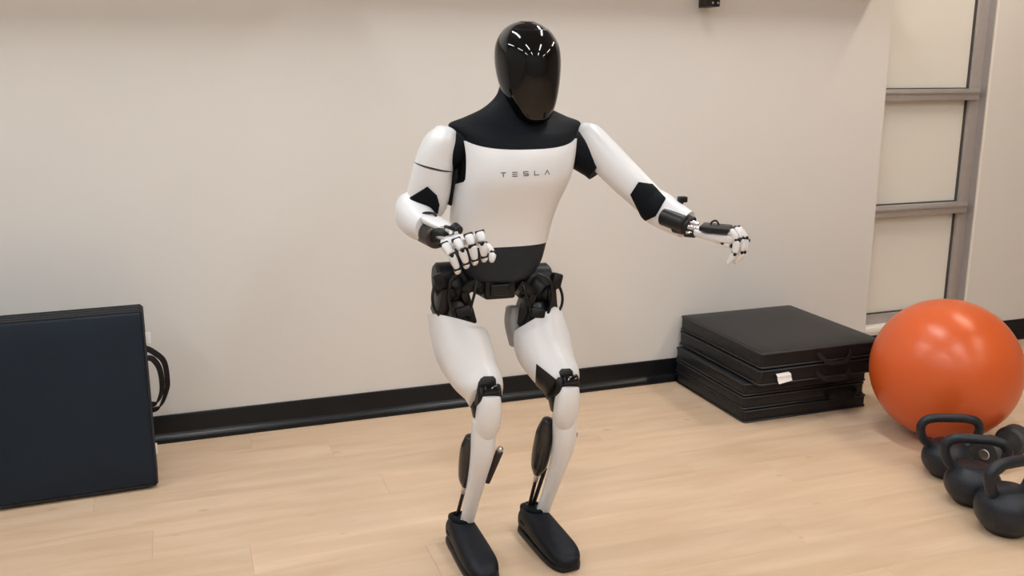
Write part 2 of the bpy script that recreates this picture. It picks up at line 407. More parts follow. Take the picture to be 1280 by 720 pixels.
# lettering on the chest
def letter(strokes, cx, cz, hgt=0.0105, wid=0.0125, shear=0.0):
    bm = bmesh.new(); th = 0.0021
    for (x0, z0, x1, z1) in strokes:
        a = Vector((cx + x0 * wid, 0, cz + z0 * hgt)); b = Vector((cx + x1 * wid, 0, cz + z1 * hgt))
        d = (b - a).normalized(); n = Vector((-d.z, 0, d.x)) * th / 2
        a = a - d * th * 0.3; b = b + d * th * 0.3
        q = []
        for p in (a - n, b - n, b + n, a + n):
            h = ch_bvh.ray_cast(Vector((p.x, -0.6, p.z)), Vector((0, 1, 0)))
            q.append((h[0], h[1] if h[1].y < 0 else -h[1]))
        f_ = [bm.verts.new(p + nn * 0.0012) for p, nn in q]; g_ = [bm.verts.new(p - nn * 0.001) for p, nn in q]
        bm.faces.new(f_); bm.faces.new(g_[::-1])
        for i in range(4): bm.faces.new((f_[i], g_[i], g_[(i + 1) % 4], f_[(i + 1) % 4]))
    return obj('letter', bm, M['ink'], ch, smooth=False)
GL = {'T': [(-.5, .5, .5, .5), (0, .22, 0, -.5)], 'E': [(-.5, .5, .5, .5), (-.5, 0, .5, 0), (-.5, -.5, .5, -.5)],
      'S': [(-.5, .5, .5, .5), (-.5, .5, -.5, .0), (-.5, 0, .5, 0), (.5, 0, .5, -.5), (.5, -.5, -.5, -.5)],
      'L': [(-.5, .5, -.5, -.5), (-.5, -.5, .5, -.5)], 'A': [(-.5, -.5, 0, .5), (0, .5, .5, -.5)]}
for i, c in enumerate('TESLA'):
    letter(GL[c], -0.048 + 0.0302 * i, 1.135 + 0.0008 * i)
# belt / waist
belt = Loft([(-0.020, 0.030, 0.822, 0.066, 0.062, 0.06, 2.4), (-0.019, 0.028, 0.836, 0.096, 0.073, 0.072, 2.4), (-0.017, 0.026, 0.872, 0.119, 0.078, 0.082, 2.5), (-0.016, 0.023, 0.925, 0.132, 0.083, 0.088, 2.5), (-0.016, 0.022, 0.938, 0.133, 0.084, 0.088, 2.5)],
            FR, sub=6, n=56, axis=(0, 0, 1))
blt = belt.mesh('belt', M['belt'], rob, 0.012, 0.0, 0.0)
# head
hd = empty('head', (0.049, -0.012, 1.40)); hd.parent = rob; hd.rotation_euler = (R(7), R(-2), R(13))
def head_mesh():
    keys = [(0, -0.044, -0.128, 0.030, 0.030, 0.024, 2.3), (0, -0.040, -0.115, 0.046, 0.046, 0.040, 2.3), (0, -0.028, -0.080, 0.063, 0.066, 0.062, 2.25), (0, -0.014, -0.04, 0.0755, 0.084, 0.078, 2.2),
            (0, -0.006, 0.0, 0.0815, 0.094, 0.092, 2.15), (0, -0.002, 0.04, 0.083, 0.096, 0.099, 2.1), (0, 0.0, 0.075, 0.077, 0.086, 0.094, 2.1), (0, 0.002, 0.104, 0.0605, 0.066, 0.075, 2.05), (0, 0.003, 0.121, 0.0405, 0.043, 0.050, 2.0), (0, 0.003, 0.1290, 0.021, 0.022, 0.026, 2.0)]
    return Loft(keys, FR, sub=6, n=64, axis=(0, 0, 1))
hl = head_mesh()
sk = hl.mesh('head_shell', M['gloss'], rob, 0.008, 0.0025); sk.parent = hd
# glossy face visor: front of the head, slightly proud
def visor():
    bm = bmesh.new(); rows = []; N = 40
    for i in range(2, len(hl.K) - 9):
        z = hl.K[i][2]
        half = R(78) if z > -0.03 else R(78 - 26 * (-0.03 - z) / 0.1)
        if z > 0.06: half = R(78 - 10 * (z - 0.06) / 0.06)
        rows.append([hl.pt(i, R(90) + half * (-1 + 2 * c / N), 0.0025) for c in range(N + 1)])
    inn = []
    for i in range(2, len(hl.K) - 9):
        z = hl.K[i][2]
        half = R(78) if z > -0.03 else R(78 - 26 * (-0.03 - z) / 0.1)
        if z > 0.06: half = R(78 - 10 * (z - 0.06) / 0.06)
        inn.append([hl.pt(i, R(90) + half * (-1 + 2 * c / N), -0.002) for c in range(N + 1)])
    A = [[bm.verts.new(p) for p in r] for r in rows]; B = [[bm.verts.new(p) for p in r] for r in inn]
    for i in range(len(A) - 1):
        for c in range(N):
            bm.faces.new((A[i][c], A[i][c + 1], A[i + 1][c + 1], A[i + 1][c])); bm.faces.new((B[i][c], B[i + 1][c], B[i + 1][c + 1], B[i][c + 1]))
        for c in (0, N): bm.faces.new((A[i][c], A[i + 1][c], B[i + 1][c], B[i][c]))
    for c in range(N):
        for i in (0, -1): bm.faces.new((A[i][c], A[i][c + 1], B[i][c + 1], B[i][c]))
    o = obj('face_visor', bm, M['gloss'], hd); return o
visor()

# --- right arm (left in the picture)
def limb(name, keys, front, m_, parent=rob, cap0=0.0, cap1=0.0, sub=6, n=36, axis=None):
    l_ = Loft(keys, front, sub, n, axis); return l_, l_.mesh(name, m_, parent, cap0, cap1)
ra1, o = limb('shoulder_shell', [(-0.172, 0.006, 1.243, 0.030, 0.045, 0.045, 2.1), (-0.183, 0.006, 1.222, 0.043, 0.056, 0.056, 2.2), (-0.196, 0.010, 1.185, 0.049, 0.060, 0.060, 2.2), (-0.205, 0.014, 1.149, 0.0525, 0.060, 0.060, 2.2)], FR, M['white'], cap0=0.014, axis=(-0.25, 0.03, -1))
ra2, o = limb('upper_arm_shell', [(-0.2055, 0.0145, 1.150, 0.0527, 0.0602, 0.0602, 2.2), (-0.211, 0.022, 1.11, 0.0555, 0.060, 0.060, 2.2), (-0.218, 0.032, 1.07, 0.0575, 0.058, 0.06, 2.2), (-0.226, 0.042, 1.035, 0.056, 0.05, 0.058, 2.1), (-0.231, 0.046, 1.015, 0.048, 0.04, 0.05, 2.0)], FR, M['white'], cap1=0.015, axis=(-0.2, 0.15, -1))
rf_, o = limb('forearm_shell', [(-0.262, 0.052, 1.034, 0.045, 0.052, 0.045, 2.1), (-0.262, 0.020, 1.018, 0.050, 0.052, 0.054, 2.2), (-0.252, -0.03, 1.003, 0.046, 0.044, 0.048, 2.2), (-0.240, -0.072, 0.997, 0.040, 0.036, 0.038, 2.2)], (0, 0, 1), M['white'], cap0=0.026)
drape('elbow_pad', [(-0.284, -0.02, 1.067), (-0.231, -0.02, 1.099), (-0.206, -0.02, 1.075), (-0.200, -0.02, 1.051), (-0.205, -0.02, 1.025), (-0.248, -0.02, 1.051)], ra2.bvh(), (0.2, 0.97, -0.13), M['softblack'], rob, thick=0.006)
limb('forearm_cover', [(-0.252, -0.045, 1.030, 0.020, 0.008, 0.012, 2.6), (-0.236, -0.085, 1.020, 0.024, 0.009, 0.014, 2.8), (-0.214, -0.125, 1.008, 0.020, 0.008, 0.012, 2.8), (-0.203, -0.142, 1.002, 0.013, 0.006, 0.009, 2.6)], (0, -0.3, 1), M['white'], cap0=0.01, cap1=0.006)
b_ = bmesh.new(); cyl(b_, (-0.244, -0.045, 0.984), (-0.228, -0.118, 0.976), 0.034, 0.031, 28, 0.004); fa = obj('forearm_actuator', b_, M['brownmech'], rob)
b_ = bmesh.new(); cyl(b_, (-0.212, -0.055, 1.004), (-0.196, -0.115, 0.995), 0.020, 0.018, 20, 0.003); obj('actuator_cap', b_, M['handwhite'], fa)
b_ = bmesh.new(); cyl(b_, (-0.226, -0.10, 0.984), (-0.206, -0.165, 0.988), 0.026, 0.022, 20, 0.003); cyl(b_, (-0.214, -0.12, 1.000), (-0.203, -0.16, 1.0), 0.012, 0.012, 14, 0.002); cyl(b_, (-0.236, -0.12, 0.97), (-0.22, -0.165, 0.978), 0.010, 0.01, 14, 0.002)
obj('wrist_joint', b_, M['black'], rob)
b_ = bmesh.new(); cyl(b_, (-0.186, -0.13, 1.003), (-0.178, -0.15, 0.995), 0.016, 0.015, 18, 0.002); obj('wrist_motor', b_, M['black'], fa)
b_ = bmesh.new(); tube(b_, [(-0.262, -0.05, 1.02), (-0.252, -0.07, 1.035), (-0.232, -0.085, 1.036), (-0.222, -0.09, 1.028)], 0.0035, 8); obj('cable', b_, M['black'], fa)
for a, b in (((-0.222, -0.135, 1.004), (-0.207, -0.185, 1.0)), ((-0.200, -0.14, 0.992), (-0.192, -0.185, 0.996)), ((-0.232, -0.14, 0.982), (-0.222, -0.19, 0.985))):
    b_ = bmesh.new(); cyl(b_, a, b, 0.006, 0.006, 12, 0.001); obj('wrist_linkage', b_, M['silver'], fa)

def hand(name, wrist, palm_keys, front, fingers, thumb, lab=None, palm_mat='handwhite', r=0.0085):
    h = empty(name, wrist); h.parent = rob
    inv = Vector(wrist)
    def loc(p): return Vector(p) - inv
    pl = Loft([(*loc(k[:3]), *k[3:]) for k in palm_keys], front, 5, 28); pl.mesh('palm', M[palm_mat], h, 0.006, 0.008)
    for f_ in fingers + [thumb]:
        nm = 'thumb' if f_ is thumb else 'finger'
        P = [loc(p) for p in f_]
        bm = bmesh.new(); pins = []
        for i in range(len(P) - 1):
            d = (P[i + 1] - P[i]); L_ = d.length; d.normalize()
            ra_ = r * (1 - 0.10 * i); rb_ = r * (1 - 0.10 * (i + 1))
            fd = (Vector(front) - d * Vector(front).dot(d))
            fd = fd if fd.length > 0.05 else Vector((0, 0, 1)) - d * d.z
            last = i == len(P) - 2
            a = P[i] + d * 0.003; b = P[i + 1] - d * (0.001 if last else 0.004)
            k = [(*a, ra_ * 0.92, ra_ * 0.9, ra_ * 0.9, 2.6), (*a.lerp(b, 0.25), ra_, ra_, ra_, 2.6), (*a.lerp(b, 0.75), rb_, rb_, rb_, 2.6), (*b, rb_ * 0.88, rb_ * 0.85, rb_ * 0.85, 2.4)]
            Loft(k, fd, 2, 16).build(bm, 0.003, 0.006 if last else 0.003)
            x = d.cross(fd).normalized()
            jb = bmesh.new(); cyl(jb, P[i] - x * (ra_ + 0.0006), P[i] + x * (ra_ + 0.0006), ra_ * 0.5, None, 12, 0.0008)
            if i > 0:
                f0 = fd.normalized()
                cyl(jb, P[i] + f0 * ra_ * 0.0 - d * 0.001, P[i] + f0 * (ra_ + 0.0012) - d * 0.001, 0.0030, None, 10)
            pins.append(jb)
        obj(nm, bm, M['handwhite'], h)
        for jb in pins: obj('finger_joint', jb, M['black'], h)
    return h
def chain(k, t, fwd, curl):
    k = Vector(k); t = Vector(t); m = k.lerp(t, 0.5) + Vector(fwd); return [k, m, t, t + Vector(curl)]
rk = [(-0.238, -0.240, 0.981), (-0.209, -0.250, 0.992), (-0.180, -0.258, 1.004), (-0.150, -0.258, 1.009)]
rt = [(-0.209, -0.260, 0.920), (-0.189, -0.270, 0.935), (-0.167, -0.272, 0.943), (-0.143, -0.273, 0.950)]
hand('hand', (-0.205, -0.165, 0.990),
     [(-0.206, -0.165, 0.980, 0.024, 0.010, 0.012, 2.8), (-0.203, -0.195, 0.980, 0.036, 0.010, 0.015, 3.2), (-0.197, -0.225, 0.983, 0.047, 0.009, 0.014, 3.4), (-0.195, -0.238, 0.985, 0.050, 0.008, 0.012, 3.4)], (-0.25, 0, 1),
     [chain(k, t_, (-0.001, -0.010, 0.006), (0.004, 0.018, -0.012)) for k, t_ in zip(rk, rt)],
     [(-0.155, -0.205, 0.985), (-0.128, -0.225, 0.970), (-0.112, -0.242, 0.952), (-0.118, -0.252, 0.934)], r=0.0112)

# --- left arm (right in the picture)
la1, o = limb('shoulder_shell', [(0.222, 0.012, 1.236, 0.028, 0.044, 0.044, 2.1), (0.237, 0.0, 1.220, 0.042, 0.052, 0.052, 2.2), (0.262, -0.028, 1.183, 0.047, 0.053, 0.053, 2.2), (0.281, -0.049, 1.156, 0.0483, 0.0518, 0.0518, 2.2)], (-0.4, -0.9, 0.1), M['white'], cap0=0.014)
la2, o = limb('upper_arm_shell', [(0.279, -0.047, 1.158, 0.0486, 0.0521, 0.0521, 2.2), (0.306, -0.075, 1.124, 0.0475, 0.050, 0.050, 2.2), (0.338, -0.102, 1.088, 0.0455, 0.047, 0.047, 2.2), (0.362, -0.120, 1.062, 0.044, 0.045, 0.045, 2.2), (0.374, -0.13, 1.048, 0.042, 0.043, 0.043, 2.2)], (-0.4, -0.9, 0.1), M['white'], cap1=0.014)
lf, o = limb('forearm_shell', [(0.372, -0.126, 1.046, 0.0455, 0.0455, 0.0455, 2.2), (0.390, -0.145, 1.032, 0.0485, 0.047, 0.047, 2.2), (0.412, -0.180, 1.014, 0.0450, 0.040, 0.042, 2.2), (0.438, -0.222, 0.996, 0.0385, 0.030, 0.036, 2.2)], (-0.4, -0.9, 0.1), M['white'], cap0=0.01)
both = bmesh.new(); la2.build(both, 0.005, 0.014); lf.build(both, 0.01, 0.005); both.normal_update(); bvE = BVHTree.FromBMesh(both); both.free()
drape('elbow_pad', [(0.304, -0.15, 1.074), (0.326, -0.15, 1.106), (0.367, -0.15, 1.098), (0.408, -0.15, 1.057), (0.380, -0.15, 1.011), (0.348, -0.15, 0.999)], bvE, (0.40, 0.90, -0.14), M['softblack'], rob, thick=0.005)
b_ = bmesh.new(); cyl(b_, (0.384, -0.188, 1.016), (0.420, -0.252, 1.000), 0.0245, 0.023, 28, 0.004); fa = obj('forearm_actuator', b_, M['black'], rob)
b_ = bmesh.new(); cyl(b_, (0.410, -0.215, 1.0), (0.432, -0.25, 0.993), 0.027, 0.024, 20, 0.003); cyl(b_, (0.428, -0.21, 1.018), (0.446, -0.25, 1.008), 0.012, 0.012, 12, 0.002); cyl(b_, (0.424, -0.24, 0.975), (0.446, -0.262, 0.975), 0.010, 0.010, 12, 0.002); obj('wrist_joint', b_, M['black'], rob)
for a, b in (((0.424, -0.235, 1.012), (0.455, -0.262, 1.0)), ((0.428, -0.248, 0.995), (0.458, -0.272, 0.99)), ((0.424, -0.245, 0.978), (0.452, -0.268, 0.976))):
    b_ = bmesh.new(); cyl(b_, a, b, 0.0075, 0.007, 12, 0.001); obj('wrist_linkage', b_, M['silver'], fa)
b_ = bmesh.new(); cyl(b_, (0.432, -0.185, 1.030), (0.436, -0.19, 1.062), 0.008, 0.010, 12, 0.001); rbox(b_, 0.428, 0.452, -0.20, -0.18, 1.052, 1.068, 0.003); obj('sensor_stub', b_, M['black'], fa)
lk = [(0.505, -0.335, 0.998), (0.526, -0.322, 0.999), (0.546, -0.306, 0.996), (0.562, -0.288, 0.988)]
hl_f = []
for i, k in enumerate(lk):
    k = Vector(k); n_ = (0.0, 0.004, 0.003, -0.004)[i]
    hl_f.append([k + Vector((0, 0, -0.002)), k + Vector((0.015, -0.014, -0.028)), k + Vector((0.012 + 2 * n_, -0.014, -0.064)), k + Vector((0.000 + 2 * n_, -0.002, -0.090))])
lh = hand('hand', (0.452, -0.258, 0.990),
     [(0.452, -0.258, 0.984, 0.020, 0.008, 0.014, 2.8), (0.478, -0.285, 0.982, 0.034, 0.008, 0.018, 3.2), (0.512, -0.305, 0.980, 0.042, 0.009, 0.022, 3.4), (0.524, -0.309, 0.980, 0.042, 0.009, 0.020, 3.4)], (-0.05, -0.12, 1),
     hl_f, [(0.474, -0.305, 0.974), (0.494, -0.325, 0.962), (0.510, -0.338, 0.954), (0.524, -0.340, 0.944)], r=0.0108)
b_ = bmesh.new()
mt = Matrix.Translation(Vector((0.490 - 0.452, -0.298 + 0.258, 1.0000 - 0.990))) @ Matrix.Rotation(R(-38), 4, 'Z') @ Matrix.Rotation(R(2), 4, 'Y')
rbox(b_, -0.042, 0.036, -0.042, 0.034, -0.010, 0.003, 0.004, 2, mt); obj('back_plate', b_, M['black'], lh)
b_ = bmesh.new(); tube(b_, [(0.024, -0.030, 0.008), (0.026, -0.030, 0.020), (0.038, -0.034, 0.024), (0.046, -0.038, 0.008)], 0.0025, 8); obj('cable', b_, M['black'], lh)
# black cloth between the torso and the upper arms
limb('armpit_sleeve', [(0.165, 0.01, 1.205, 0.05, 0.055, 0.055, 2.2), (0.205, 0.0, 1.185, 0.052, 0.055, 0.055, 2.2), (0.245, -0.02, 1.155, 0.048, 0.05, 0.05, 2.2), (0.262, -0.034, 1.135, 0.044, 0.044, 0.044, 2.2)], FR, M['softblack'])
limb('armpit_sleeve', [(-0.115, 0.01, 1.21, 0.05, 0.055, 0.055, 2.2), (-0.150, 0.012, 1.195, 0.05, 0.055, 0.055, 2.2), (-0.182, 0.014, 1.165, 0.042, 0.045, 0.045, 2.2)], FR, M['softblack'])
limb('back_panel', [(-0.130, 0.05, 1.17, 0.03, 0.04, 0.03, 2.4), (-0.142, 0.045, 1.11, 0.026, 0.04, 0.03, 2.4), (-0.142, 0.05, 1.045, 0.022, 0.035, 0.03, 2.4)], FR, M['black'], cap0=0.01, cap1=0.01)

# --- pelvis and hips
pel = Loft([(-0.030, 0.045, 0.772, 0.040, 0.040, 0.04, 3.0), (-0.028, 0.045, 0.80, 0.085, 0.055, 0.05, 3.0), (-0.022, 0.04, 0.84, 0.105, 0.062, 0.055, 3.0), (-0.02, 0.035, 0.86, 0.10, 0.06, 0.055, 3.0)], FR, 5, 40, (0, 0, 1))
pv = pel.mesh('pelvis', M['mech'], rob, 0.008, 0.0)
b_ = bmesh.new(); rbox(b_, -0.075, 0.015, -0.030, 0.02, 0.775, 0.835, 0.008); rbox(b_, -0.062, -0.004, -0.042, -0.01, 0.788, 0.822, 0.006); obj('pelvis_plate', b_, M['black'], pv)
def hip(cx, side, zc):
    s = side
    b = bmesh.new()
    cyl(b, (cx - 0.050, 0.055, zc + 0.012), (cx + 0.050, 0.055, zc + 0.012), 0.050, None, 32, 0.008)
    h = obj('hip_actuator', b, M['mech'], rob)
    # motor drum, turned outwards and down
    b = bmesh.new(); c0 = Vector((cx + s * 0.004, 0.040, zc + 0.004)); dm = Vector((s * 0.42, -0.80, -0.38)).normalized()
    cyl(b, c0, c0 + dm * 0.052, 0.044, 0.040, 32, 0.008); cyl(b, c0 + dm * 0.05, c0 + dm * 0.064, 0.024, 0.021, 24, 0.004)
    mo = obj('hip_motor', b, M['mech'], h)
    x_, y_, _ = frame_from(dm)
    for k in range(5):
        a = 2 * PI * k / 5 + 0.4; q = c0 + x_ * (0.031 * math.cos(a)) + y_ * (0.031 * math.sin(a)); b = bmesh.new()
        cyl(b, q + dm * 0.05, q + dm * 0.056, 0.0042, None, 8); obj('motor_bolt', b, M['black'], mo)
    def blk(nm, cen, size, rot, m_):
        b = bmesh.new(); mm = Matrix.Translation(Vector(cen)) @ Matrix.Rotation(R(rot[0]), 4, 'X') @ Matrix.Rotation(R(rot[1]), 4, 'Y') @ Matrix.Rotation(R(rot[2]), 4, 'Z')
        rbox(b, -size[0] / 2, size[0] / 2, -size[1] / 2, size[1] / 2, -size[2] / 2, size[2] / 2, min(size) * 0.22, 2, mm); return obj(nm, b, m_, h)
    blk('hip_bracket', (cx + s * 0.040, 0.022, zc - 0.038), (0.026, 0.085, 0.105), (14, -s * 10, 0), M['black'])
    blk('hip_bracket', (cx - s * 0.034, 0.026, zc - 0.055), (0.024, 0.075, 0.105), (10, s * 16, 0), M['black'])
    blk('hip_bracket', (cx - s * 0.042, -0.004, zc + 0.004), (0.060, 0.030, 0.030), (0, s * 34, s * 10), M['black'])
    blk('encoder_box', (cx + s * 0.050, -0.008, zc + 0.022), (0.030, 0.034, 0.044), (-8, s * 18, 0), M['mech'])
    blk('encoder_box', (cx - s * 0.012, -0.022, zc - 0.066), (0.044, 0.034, 0.030), (-14, s * 12, 0), M['mech'])
    b = bmesh.new(); cyl(b, (cx - s * 0.004, 0.032, zc - 0.04), (cx + s * 0.002, 0.026, zc - 0.128), 0.044, 0.058, 28, 0.006); obj('thigh_mount', b, M['black'], h)
    for pts, r_ in (([(cx + s * 0.058, 0.01, zc + 0.02), (cx + s * 0.070, -0.006, zc - 0.02), (cx + s * 0.066, -0.012, zc - 0.055), (cx + s * 0.044, -0.012, zc - 0.085)], 0.0042),
                    ([(cx - s * 0.055, -0.004, zc + 0.035), (cx - s * 0.050, -0.026, zc + 0.005), (cx - s * 0.036, -0.030, zc - 0.045), (cx - s * 0.030, -0.014, zc - 0.085)], 0.004),
                    ([(cx - s * 0.01, -0.02, zc + 0.048), (cx + s * 0.022, -0.034, zc + 0.03), (cx + s * 0.030, -0.038, zc - 0.02), (cx + s * 0.018, -0.03, zc - 0.07)], 0.0045)):
        b = bmesh.new(); tube(b, pts, r_, 8); obj('cable', b, M['black'], h)
hip(-0.150, -1, 0.812); hip(0.092, 1, 0.792)

# --- legs
def leg(th, kneec, sh, s):
    tl = Loft(th, FR, 8, 48); tl.sh0 = (-0.52 * s, 0, 0) if s < 0 else (-0.40, 0, 0); tl.sh1 = (0, 0.55, 0)
    return tl, tl.mesh('thigh_shell', M['white'], rob, 0.0, 0.008)
tR, oR = leg([(-0.146, 0.030, 0.704, 0.0735, 0.072, 0.066, 2.4), (-0.141, 0.018, 0.672, 0.0785, 0.078, 0.072, 2.4), (-0.131, -0.008, 0.625, 0.0810, 0.078, 0.074, 2.4), (-0.115, -0.048, 0.575, 0.0720, 0.066, 0.070, 2.4), (-0.099, -0.080, 0.544, 0.0605, 0.056, 0.062, 2.7), (-0.093, -0.094, 0.516, 0.050, 0.048, 0.056, 2.7)], 0, 0, -1)
tL, oL = leg([(0.096, 0.034, 0.698, 0.0735, 0.072, 0.066, 2.4), (0.099, 0.018, 0.662, 0.0800, 0.080, 0.072, 2.4), (0.106, -0.012, 0.615, 0.0815, 0.078, 0.074, 2.4), (0.117, -0.050, 0.576, 0.0710, 0.066, 0.070, 2.4), (0.130, -0.080, 0.547, 0.0595, 0.056, 0.062, 2.7), (0.136, -0.094, 0.520, 0.049, 0.048, 0.056, 2.7)], 0, 0, 1)

def lower_leg(dx, dz, s):
    """dx: x of the knee, dz: height shift; all parts share the shape of one leg"""
    def q(x, y, z): return (dx + x, y, z + dz)
    # black knee housing: joint drum plus rubber front
    kb = bmesh.new()
    cyl(kb, q(-0.034, -0.108, 0.530), q(0.034, -0.108, 0.530), 0.036, None, 30, 0.006)
    kj = obj('knee_joint', kb, M['black'], rob)
    kb = bmesh.new(); rbox(kb, -0.0215, 0.0215, -0.010, 0.010, -0.011, 0.011, 0.005, 3, Matrix.Translation(Vector(q(0.002, -0.143, 0.553))) @ Matrix.Rotation(R(-22), 4, 'X')); obj('knee_bar', kb, M['gloss'], kj)
    l_, o = limb('knee_cap', [q(0.003, -0.130, 0.530) + (0.0275, 0.024, 0.02, 2.8), q(0.001, -0.131, 0.508) + (0.0325, 0.027, 0.028, 2.6), q(-0.001, -0.126, 0.470) + (0.0355, 0.028, 0.032, 2.4), q(-0.001, -0.116, 0.435) + (0.034, 0.026, 0.030, 2.2), q(0, -0.108, 0.410) + (0.026, 0.021, 0.024, 2.1)], FR, M['white'], cap0=0.004, cap1=0.014)
    l_, o = limb('knee_back', [q(0.0, -0.080, 0.520) + (0.038, 0.03, 0.04, 2.4), q(0.0, -0.082, 0.48) + (0.038, 0.035, 0.045, 2.4), q(-0.002, -0.082, 0.445) + (0.030, 0.03, 0.035, 2.3)], FR, M['black'], cap0=0.01, cap1=0.015)
    return kj
lower_leg(-0.093, 0.0, -1); lower_leg(0.137, 0.004, 1)
limb('shin_shell', [(-0.103, -0.098, 0.450, 0.030, 0.026, 0.03, 2.3), (-0.101, -0.096, 0.405, 0.0345, 0.029, 0.034, 2.3), (-0.102, -0.088, 0.350, 0.0335, 0.028, 0.032, 2.3), (-0.108, -0.062, 0.275, 0.0275, 0.024, 0.026, 2.3), (-0.116, -0.026, 0.185, 0.0225, 0.020, 0.022, 2.3), (-0.122, 0.002, 0.115, 0.0205, 0.018, 0.02, 2.3), (-0.126, 0.018, 0.075, 0.021, 0.018, 0.02, 2.3)], FR, M['white'], cap0=0.01)
limb('shin_shell', [(0.136, -0.098, 0.452, 0.030, 0.026, 0.03, 2.3), (0.142, -0.096, 0.405, 0.0345, 0.029, 0.034, 2.3), (0.143, -0.088, 0.350, 0.0325, 0.028, 0.032, 2.3), (0.138, -0.062, 0.275, 0.0265, 0.024, 0.026, 2.3), (0.128, -0.026, 0.185, 0.0215, 0.020, 0.022, 2.3), (0.118, 0.002, 0.115, 0.0195, 0.018, 0.02, 2.3), (0.113, 0.018, 0.075, 0.020, 0.018, 0.02, 2.3)], FR, M['white'], cap0=0.01)
def calf(top, bot, rod_end, r):
    top, bot, rod_end = Vector(top), Vector(bot), Vector(rod_end)
    l_, o = limb('calf_actuator', [(*top, r * 0.62, r * 0.62, r * 0.62, 2.2), (*top.lerp(bot, 0.22), r * 0.95, r, r, 2.2), (*top.lerp(bot, 0.55), r, r, r, 2.2), (*top.lerp(bot, 0.85), r * 0.85, r * 0.85, r * 0.85, 2.2), (*bot, r * 0.5, r * 0.5, r * 0.5, 2.0)], FR, M['actshell'], cap0=0.012, cap1=0.008)
    b = bmesh.new(); cyl(b, bot, bot.lerp(rod_end, 0.25), 0.0085, 0.007, 16, 0.001); obj('rod_collar', b, M['silver'], o)
    b = bmesh.new(); cyl(b, bot.lerp(rod_end, 0.2), rod_end, 0.0055, None, 14, 0.001); cyl(b, rod_end - Vector((0.012, 0, 0)), rod_end + Vector((0.012, 0, 0)), 0.009, None, 16, 0.001); obj('push_rod', b, M['black'], o)
    return o
calf((-0.128, -0.052, 0.380), (-0.130, 0.004, 0.213), (-0.148, 0.052, 0.082), 0.026)
calf((0.106, -0.050, 0.405), (0.094, 0.004, 0.222), (0.084, 0.052, 0.092), 0.028)
b_ = bmesh.new(); cyl(b_, (0.118, 0.0, 0.235), (0.094, 0.046, 0.095), 0.0062, None, 14, 0.001); obj('push_rod', b_, M['black'], rob)
b_ = bmesh.new(); cyl(b_, (-0.046, -0.070, 0.338), (-0.070, -0.020, 0.222), 0.0115, 0.0085, 18, 0.003); sa_ = obj('side_actuator', b_, M['brownmech'], rob)
b_ = bmesh.new(); bmesh.ops.create_uvsphere(b_, u_segments=16, v_segments=10, radius=0.010, matrix=Matrix.Translation((-0.046, -0.074, 0.345))); obj('ball_joint', b_, M['silver'], sa_)
b_ = bmesh.new(); cyl(b_, (0.168, -0.095, 0.372), (0.182, -0.095, 0.372), 0.009, 0.007, 16, 0.001); obj('ankle_bolt', b_, M['silver'], rob)
# dark triangular cut-out on the inner side of the left thigh, grey inner panel, upper-arm seams
DL = (0.316, 0.894, -0.316); DR = (0.25, 0.91, -0.33)
drape('thigh_cutout', [(0.068, -0.06, 0.586), (0.127, -0.06, 0.534), (0.130, -0.06, 0.468), (0.104, -0.06, 0.427), (0.075, -0.06, 0.469), (0.066, -0.06, 0.526)], tL.bvh(), DL, M['black'], rob, thick=0.002)
drape('thigh_cutout', [(-0.115, -0.1, 0.562), (-0.106, -0.1, 0.575), (-0.100, -0.1, 0.511), (-0.111, -0.1, 0.463), (-0.139, -0.1, 0.444), (-0.134, -0.1, 0.470)], tR.bvh(), DR, M['black'], rob, thick=0.002)
drape('knee_recess', [(-0.117, -0.13, 0.580), (-0.109, -0.13, 0.588), (-0.082, -0.13, 0.586), (-0.075, -0.13, 0.578), (-0.069, -0.13, 0.527), (-0.112, -0.13, 0.520)], tR.bvh(), DR, M['black'], rob, thick=0.002)
drape('knee_recess', [(0.110, -0.13, 0.580), (0.117, -0.13, 0.588), (0.142, -0.13, 0.587), (0.150, -0.13, 0.579), (0.158, -0.13, 0.528), (0.126, -0.13, 0.521)], tL.bvh(), DL, M['black'], rob, thick=0.002)
limb('thigh_panel', [(0.036, 0.060, 0.725, 0.020, 0.03, 0.03, 3.2), (0.033, 0.050, 0.68, 0.024, 0.035, 0.035, 3.2), (0.038, 0.035, 0.622, 0.020, 0.03, 0.03, 3.2)], FR, M['greypanel'], cap0=0.008, cap1=0.01)
